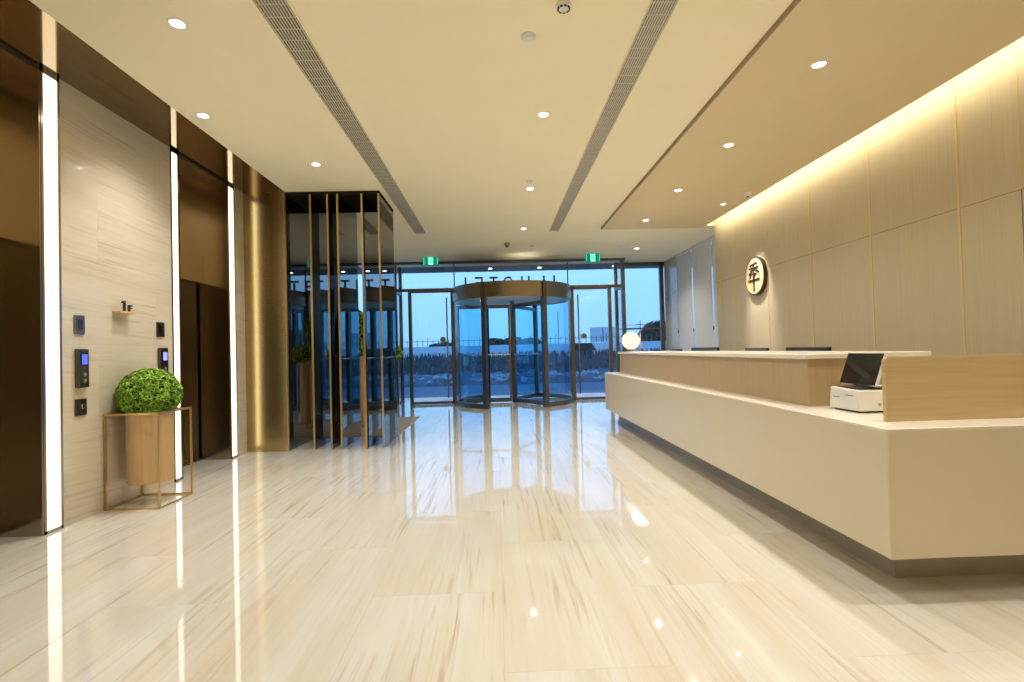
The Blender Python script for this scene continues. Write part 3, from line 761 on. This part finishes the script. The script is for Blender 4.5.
def swing_door(n, x0, x1, hx, label):
    r = thing('door_%d' % n, ((x0 + x1) / 2, YF, 0), label, 'door', kind='structure')
    f = MB(); y0, y1 = YF - 0.03, YF + 0.05
    f.box(x0, x0 + 0.07, y0, y1, 0, 2.43); f.box(x1 - 0.07, x1, y0, y1, 0, 2.43); f.box(x0, x1, y0, y1, 2.40, 2.43)
    f.build('door_frame', 'frame', r)
    MB().box(x0 + 0.07, x1 - 0.07, YF - 0.01, YF + 0.035, 0.005, 0.06).build('bottom_rail', 'frame', r)
    MB().box(x0 + 0.072, x1 - 0.072, YF + 0.005, YF + 0.017, 0.06, 2.40).build('glass', 'glass', r)
    h = MB(); yh = YF - 0.055
    h.tube([(hx, yh, 0.14), (hx, yh, 2.28)], 0.016, 12)
    for z in (0.35, 1.2, 2.08): h.tube([(hx, yh, z), (hx, YF + 0.006, z)], 0.009, 8)
    h.build('pull_handle', 'steel', r)
    cx_ = hx + (-0.10 if hx < 0 else 0.12)
    p_ = MB().lathe((cx_, YF - 0.001, 1.385), [(0.062, 0), (0.062, 0.006)], 28, 'y').build('round_plate', 'steel', r)
    MB().lathe((cx_, YF - 0.004, 1.385), [(0.03, 0), (0.03, 0.003)], 20, 'y').build('plate_centre', 'bronze_jamb', p_)
swing_door(3, -1.87, -0.89, -1.045, 'glass door with bronze frame left of the revolving door')
swing_door(4, 1.63, 2.52, 1.785, 'glass door with bronze frame right of the revolving door')

# revolving door
r = thing('revolving_door', (DX, DY, 0), 'glass revolving door with bronze drum crown in the entrance', 'revolving door')
cr = MB(); cr.arcwall((DX, DY), DR - 0.04, DR, 2.16, 2.46, 0, 2 * PI, 96)
cr.build('crown', 'crown', r)
MB().lathe((DX, DY, 0), [(DR - 0.04, 2.44), (DR - 0.04, 2.455)], 96).build('crown_lid', 'canopy', r)
MB().lathe((DX, DY, 0), [(DR - 0.04, 2.175), (DR - 0.04, 2.19)], 96).build('drum_ceiling', 'white_plastic', r)
ang = math.atan2(-1.1, 0.58)
aL, aR = PI - ang, ang         # front posts (ang is negative: in front of the facade line)
posts = [(math.cos(t) * (DR - 0.015), math.sin(t) * (DR - 0.015)) for t in (ang, -PI - ang, -ang, PI + ang)]
for k, (px, py) in enumerate(posts):
    d_ = Vector((px, py, 0)).normalized(); e_ = Vector((-d_.y, d_.x, 0))
    MB().obox((DX + px, DY + py, 1.08 + 0.15), d_ * 0.045, e_ * 0.042, (0, 0, 1.23)).build('post', 'frame', r)
    MB().obox((DX + px * 0.955, DY + py * 0.955, 1.08), d_ * 0.012, e_ * 0.036, (0, 0, 1.08)).build('post_seal', 'black', r)
for s, a0, a1 in (('r', ang, -ang), ('l', PI - abs(ang) - 0.0, PI + abs(ang))):
    if s == 'l': a0, a1 = PI + ang, PI - ang
    MB().arcwall((DX, DY), DR - 0.03, DR - 0.018, 0.09, 2.16, a0, a1, 40).build('curved_glass', 'drum_glass', r)
    MB().arcwall((DX, DY), DR - 0.05, DR - 0.0, 0.0, 0.09, a0, a1, 40).build('base_rail', 'frame', r)
for s in (-1, 1):
    MB().box(DX + s * (DR - 0.02) - 0.035, DX + s * (DR - 0.02) + 0.035, DY - 0.035, DY + 0.045, 0.09, 2.16).build('side_post', 'frame', r)
MB().lathe((DX, DY, 0), [(0.045, 0.0), (0.045, 2.175)], 24).build('shaft', 'frame', r)
for a in (PI, -PI / 3 + 0.03, PI / 3 + 0.03):
    d_ = Vector((math.cos(a), math.sin(a), 0)); n2 = Vector((-d_.y, d_.x, 0)) * 0.022
    c0 = Vector((DX, DY, 0)); r0, r1 = 0.05, DR - 0.065
    def bar_(a_, b_, z0, z1): return MB().obox(c0 + d_ * (a_ + b_) / 2 + Vector((0, 0, (z0 + z1) / 2)), d_ * (b_ - a_) / 2, n2, (0, 0, (z1 - z0) / 2))
    wf = MB()
    for a_, b_, z0, z1 in ((r1 - 0.06, r1, 0.012, 2.10), (r0, r0 + 0.045, 0.012, 2.10), (r0 + 0.045, r1 - 0.06, 0.012, 0.10), (r0 + 0.045, r1 - 0.06, 2.03, 2.10)):
        wf.obox(c0 + d_ * (a_ + b_) / 2 + Vector((0, 0, (z0 + z1) / 2)), d_ * (b_ - a_) / 2, n2, (0, 0, (z1 - z0) / 2))
    wing = wf.build('wing', 'frame', r)
    MB().obox(c0 + d_ * (r0 + r1) / 2 + Vector((0, 0, 1.065)), d_ * ((r1 - r0) / 2 - 0.05), n2 * 0.25, (0, 0, 0.965)).build('wing_glass', 'drum_glass', wing)
    pbm = MB()
    for s in (-1, 1): pbm.tube([c0 + d_ * (r0 + 0.02) + n2 * 2 * s + Vector((0, 0, 1.03)), c0 + d_ * (r1 - 0.02) + n2 * 2 * s + Vector((0, 0, 1.03))], 0.013, 10)
    pbm.build('push_bar', 'chrome', wing)
for x, y in ((0.98, 10.55), (-0.28, 10.75)):
    q = MB().lathe((x, y, 2.172), [(0.032, -0.004), (0.032, 0.003)], 24).build('drum_light', 'lens', r)
for x in (0.9, -0.2):
    li = bpy.data.lights.new('drum_beam', 'SPOT'); li.energy = 25; li.color = (1, 0.85, 0.62); li.spot_size = 2.3; li.spot_blend = 0.8; li.shadow_soft_size = 0.04
    lo = bpy.data.objects.new('drum_beam', li); COL.objects.link(lo); lo.parent = r; lo.location = (x - DX, 10.8 - DY, 2.16)
# small uplight on the lid of the drum, washing the ceiling in front of the head trim
r2 = thing('uplight', (0.62, 10.45, 2.455), 'small lamp on top of the revolving door crown shining at the ceiling', 'light')
MB().lathe((0.62, 10.45, 0), [(0.05, 2.455), (0.05, 2.495), (0.042, 2.50)], 20).build('housing', 'black', r2)
MB().lathe((0.62, 10.45, 0), [(0.036, 2.499), (0.036, 2.502)], 20).build('lens', 'lens', r2)
li = bpy.data.lights.new('up_beam', 'SPOT'); li.energy = 6; li.color = (1, 0.88, 0.68); li.spot_size = 2.2; li.spot_blend = 0.9; li.shadow_soft_size = 0.04
lo = bpy.data.objects.new('up_beam', li); COL.objects.link(lo); lo.parent = r2; lo.location = (0, 0, 0.06); lo.rotation_euler = (PI, 0, 0)

# ------------------------------------------------------------------ outdoors
struct(MB().box(-9, 12, 11.75, 12.95, -0.14, -0.02).build('pavement', 'paving'), 'pale paving in front of the entrance', 'pavement')
struct(MB().box(-60, 70, 12.95, 18.2, -0.25, -0.10).build('road', 'asphalt'), 'asphalt road outside the entrance', 'road')
# rough field
fb = MB(); rnd = random.Random(4); NX, NY = 70, 26
grid = []
for j_ in range(NY + 1):
    for i in range(NX + 1):
        y = 18.2 + (62 - 18.2) * (j_ / NY) ** 1.5; x = (-1 + 2 * i / NX) * (22 + 0.9 * (y - 18))
        grid.append((x, y, -0.12 + (0.0 if j_ == 0 else rnd.uniform(0, 0.28))))
fb.add(grid, [(j_ * (NX + 1) + i, j_ * (NX + 1) + i + 1, (j_ + 1) * (NX + 1) + i + 1, (j_ + 1) * (NX + 1) + i) for j_ in range(NY) for i in range(NX)])
struct(fb.build('field', 'field'), 'rough overgrown field across the road', 'field')
struct(MB().box(-300, 300, 62, 600, -0.5, -0.1).build('ground', 'field'))
# scrub
sc = MB(); rnd = random.Random(11)
for k in range(5200):
    y = rnd.uniform(23.8, 49); x = rnd.uniform(-0.45, 0.62) * y * 0.75
    hgt = (0.25 + 0.035 * (y - 21.5)) * rnd.uniform(0.5, 1.25); hgt = min(hgt, 1.15)
    w_ = rnd.uniform(0.02, 0.06); a = rnd.uniform(0, PI); lean = Vector((rnd.uniform(-0.3, 0.3), rnd.uniform(-0.3, 0.3), 1)) * hgt
    p = Vector((x, y, -0.05)); e_ = Vector((math.cos(a), math.sin(a), 0)) * w_
    sc.add([p - e_, p + e_, p + lean * 0.6 + e_ * 1.6, p + lean, p + lean * 0.6 - e_ * 1.6], [(0, 1, 2, 3, 4)])
so = sc.build('scrub_grass', 'scrub'); tag(so, 'dark dry scrub growing over the field across the road', 'scrub', kind='stuff')
rb = MB(); rnd = random.Random(21)
for k in range(420):
    y = rnd.uniform(18.3, 23.5); x = rnd.uniform(-8, 10); s = rnd.uniform(0.03, 0.14)
    u_ = Vector((rnd.uniform(-1, 1), rnd.uniform(-1, 1), rnd.uniform(-0.3, 0.3))).normalized() * s; v_ = u_.orthogonal().normalized() * s * rnd.uniform(0.4, 1); w_ = u_.cross(v_).normalized() * s * 0.4
    rb.obox((x, y, 0.02), u_, v_, w_)
tag(rb.build('rubble', 'rubble'), 'pale rubble strewn along the far edge of the road', 'rubble', kind='stuff')
# long white boundary wall with railing
r = thing('boundary_wall', (5, 60, 0), 'long low white wall with thin railing across the field', 'wall')
MB().box(-40, 55, 60, 60.3, -0.1, 1.75).build('wall_body', 'white_wall', r)
rl = MB()
for k in range(150): x = -38 + k * 0.6; rl.box(x - 0.03, x + 0.03, 60.1, 60.16, 1.75, 2.55 + 0.3 * (k % 5 == 0))
rl.box(-38, 52, 60.1, 60.15, 2.35, 2.40)
rl.build('railing', 'dark_steel', r)
def far_tree(x, y, h, w_, label, seed):
    r = thing('tree', (x, y, 0), label, 'tree', 'trees far beyond the field')
    MB().tube([(x, y, -0.1), (x, y, h * 0.5)], 0.14, 8).build('trunk', 'bark', r)
    rnd = random.Random(seed); cr_ = MB()
    for k in range(9):
        cr_.ball((x + rnd.uniform(-0.5, 0.5) * w_, y + rnd.uniform(-0.4, 0.4) * w_, h * rnd.uniform(0.45, 0.82)), (w_ * rnd.uniform(0.18, 0.32), w_ * 0.25, h * rnd.uniform(0.13, 0.2)), 10, 7)
    lf = foliage((x, y, h * 0.62), (w_ * 0.58, w_ * 0.5, h * 0.36), 420, 0.5, None, seed)
    cr_.v += []; n = len(cr_.v); cr_.v += lf.v; cr_.f += [tuple(i + n for i in f) for f in lf.f]
    cr_.build('crown', 'far_tree', r)
for k, (px, y, h, w_, lab) in enumerate(((494, 79, 3.1, 2.6, 'dark low tree seen just right of the revolving door shaft'), (514, 86, 3.5, 2.8, 'dark rounded tree seen behind the revolving door wing'),
                             (531, 75, 2.9, 2.8, 'low spreading dark tree beyond the wall near the right drum post'), (446, 82, 2.7, 5.0, 'low dark tree beyond the wall behind the left door handle'),
                             (661, 68, 4.7, 4.0, 'big dark tree behind the far window beside the marble strip'), (650, 78, 3.8, 3.2, 'smaller dark tree by the big one in the far window'))):
    far_tree((px - 496.5) / 512 * y, y, h, w_, lab, 30 + k)
r = thing('shed', (7.2, 50, 0), 'small dark gabled shed in the field behind the right door', 'shed')
MB().box(7.75, 9.4, 50, 52, -0.1, 0.95).build('walls', 'roof_dark', r)
MB().prism([(7.4, 49.8, 0.9), (9.8, 49.8, 0.9), (9.3, 49.8, 1.62), (7.75, 49.8, 1.62)], 0, (0, 2.4, 0)).build('roof', 'roof_dark', r)
r = thing('hoarding', (15, 66, 0), 'pale billboard panel standing beyond the wall, seen through the right door', 'billboard')
MB().box(12.2, 15.6, 66, 66.1, 1.9, 3.8).build('panel', 'hoarding', r)
lg = [MB().box(x - 0.06, x + 0.06, 66.1, 66.2, -0.1, 3.6).build('leg', 'dark_steel', r) for x in (12.6, 15.2)]
def pole(px, y, h, label, arm=False):
    x = (px - 496.5) / 512 * y
    r = thing('utility_pole', (x, y, 0), label, 'utility pole', 'thin utility poles beyond the field')
    MB().tube([(x, y, -0.1), (x, y, h)], 0.055, 8).build('mast', 'dark_steel', r)
    if arm: MB().box(x - 0.6, x + 0.6, y - 0.05, y + 0.05, h - 0.5, h - 0.42).build('crossarm', 'dark_steel', r)
pole(559, 62.5, 5.7, 'tall thin utility pole seen beside the right drum post')
pole(642, 64, 4.4, 'thin utility pole with a crossarm seen in the window by the globe lamp', True)
pole(604, 63, 3.6, 'short utility pole in front of the billboard')
wi = MB()
for dz in (0.0, -0.12): 
    pts = []
    for k in range(25):
        t_ = k / 24; pts.append((15 + 40 * t_, 64.3, 4.1 + dz - 0.35 * math.sin(PI * ((t_ * 3) % 1))))
    wi.tube(pts, 0.014, 5)
tag(wi.build('overhead_wire', 'dark_steel'), 'thin overhead wires seen through the far window by the globe lamp', 'wire')

# canopy over the entrance with its sign
r = thing('canopy', (0.4, 12.2, 3.08), 'dark grey canopy roof over the outside of the entrance', 'canopy', kind='structure')
MB().box(-7, 9, 11.75, 12.72, 3.085, 3.45).build('deck', 'canopy', r)
MB().box(-2.11, 2.75, 11.11, 11.75, 3.085, 3.45).build('inner_deck', 'canopy', r)
for k, x in enumerate((-2.3, -0.10, 1.08, 2.9)):
    MB().lathe((x, 12.25, 3.085), [(0.042, -0.004), (0.042, 0.003)], 20).build('canopy_light', 'lens', r)
    li = bpy.data.lights.new('canopy_beam', 'SPOT'); li.energy = 60; li.color = (1, 0.92, 0.8); li.spot_size = 2.0; li.spot_blend = 0.8
    lo = bpy.data.objects.new('canopy_beam', li); COL.objects.link(lo); lo.parent = r; lo.location = (x - 0.4, 0.05, -0.02)
r = thing('hotel_sign', (0.35, 12.66, 2.66), 'row of dark JI HOTEL letters above the revolving door, seen from behind', 'sign')
Y0, Y1, zb, zt, s_ = 12.62, 12.68, 2.66, 2.945, 0.042
def letter(fn):
    m_ = MB(); fn(m_); m_.build('letter', 'sign_dark', r)
def V(m_, x, z0=zb, z1=zt): m_.box(x - s_ / 2, x + s_ / 2, Y0, Y1, z0, z1)
def Hh(m_, x0, x1, z): m_.box(x0, x1, Y0, Y1, z - s_ / 2, z + s_ / 2)
letter(lambda m_: (V(m_, -0.72), Hh(m_, -0.90, -0.736, zb + s_ / 2)))
letter(lambda m_: (V(m_, -0.315), Hh(m_, -0.49, -0.331, zb + s_ / 2), Hh(m_, -0.49, -0.331, zt - s_ / 2), Hh(m_, -0.47, -0.331, (zb + zt) / 2)))
letter(lambda m_: (V(m_, -0.025, zb, zt - s_), Hh(m_, -0.13, 0.08, zt - s_ / 2)))
def O_(m_):
    seg = 32; cx_, cz_, ro, ri = 0.335, (zb + zt) / 2, 0.1425, 0.1425 - s_
    vs = []; fs = []
    for k in range(seg):
        a = 2 * PI * k / seg
        for rr_, y in ((ri, Y0), (ro, Y0), (ro, Y1), (ri, Y1)): vs.append((cx_ + rr_ * 0.85 * math.cos(a), y, cz_ + rr_ * math.sin(a)))
    for k in range(seg):
        for q in range(4): q2 = (q + 1) % 4; k2 = (k + 1) % seg; fs.append((k * 4 + q, k * 4 + q2, k2 * 4 + q2, k2 * 4 + q))
    m_.add(vs, fs)
letter(O_)
letter(lambda m_: (V(m_, 0.675), V(m_, 0.845), Hh(m_, 0.69, 0.83, (zb + zt) / 2)))
letter(lambda m_: V(m_, 1.22))
letter(lambda m_: (V(m_, 1.475, zb + 0.03), Hh(m_, 1.475 - s_ / 2, 1.60, zb + s_ / 2), V(m_, 1.60, zb + s_, zb + 0.09)))
MB().box(-0.92, 1.62, 12.62, 12.68, zb - 0.03, zb).build('mounting_rail', 'canopy', r)
for x in (-0.25, 0.95):
    MB().box(x - 0.02, x + 0.02, 12.05, 12.68, zb - 0.07, zb - 0.03).build('bracket', 'canopy', r)
    MB().box(x - 0.02, x + 0.02, 12.05, 12.09, 2.4552, zb - 0.07).build('bracket_post', 'canopy', r)

# ------------------------------------------------------------------ dusk sky
wd = bpy.data.worlds.new('dusk'); SC.world = wd; wd.use_nodes = True
t = wd.node_tree; t.nodes.clear()
tc = t.nodes.new('ShaderNodeTexCoord'); sp = t.nodes.new('ShaderNodeSeparateXYZ'); t.links.new(tc.outputs['Generated'], sp.inputs[0])
cr = t.nodes.new('ShaderNodeValToRGB'); e = cr.color_ramp.elements
e[0].position = 0.0; e[0].color = (0.22, 0.50, 0.90, 1)
e[1].position = 0.55; e[1].color = (0.08, 0.34, 1.0, 1)
k = e.new(0.14); k.color = (0.27, 0.58, 1.0, 1)
t.links.new(sp.outputs[2], cr.inputs['Fac'])
bg = t.nodes.new('ShaderNodeBackground'); bg.inputs['Strength'].default_value = 1.05; t.links.new(cr.outputs[0], bg.inputs['Color'])
wo = t.nodes.new('ShaderNodeOutputWorld'); t.links.new(bg.outputs[0], wo.inputs['Surface'])

# ------------------------------------------------------------------ camera
R = Matrix(((0.99920435, -0.02543347, 0.03072126), (-0.03025437, 0.018543, 0.99937022), (-0.02598712, -0.99950453, 0.01775877)))
flip = Matrix(((1, 0, 0), (0, -1, 0), (0, 0, -1)))
cam = bpy.data.cameras.new('camera'); cam.sensor_width = 36; cam.lens = 18.0; cam.clip_end = 1000; cam.clip_start = 0.05
co = bpy.data.objects.new('camera', cam); COL.objects.link(co)
co.matrix_world = Matrix.Translation((0, 0, 1.12)) @ (R @ flip).to_4x4()
SC.camera = co

vs = SC.view_settings
vs.view_transform = 'Standard'; vs.look = 'None'; vs.gamma = 1.0; vs.use_curve_mapping = False; vs.exposure = 0.56
cy = SC.cycles
cy.use_denoising = True; cy.max_bounces = 14; cy.diffuse_bounces = 6; cy.glossy_bounces = 6; cy.transparent_max_bounces = 24
cy.sample_clamp_indirect = 6.0; cy.caustics_reflective = False; cy.caustics_refractive = False
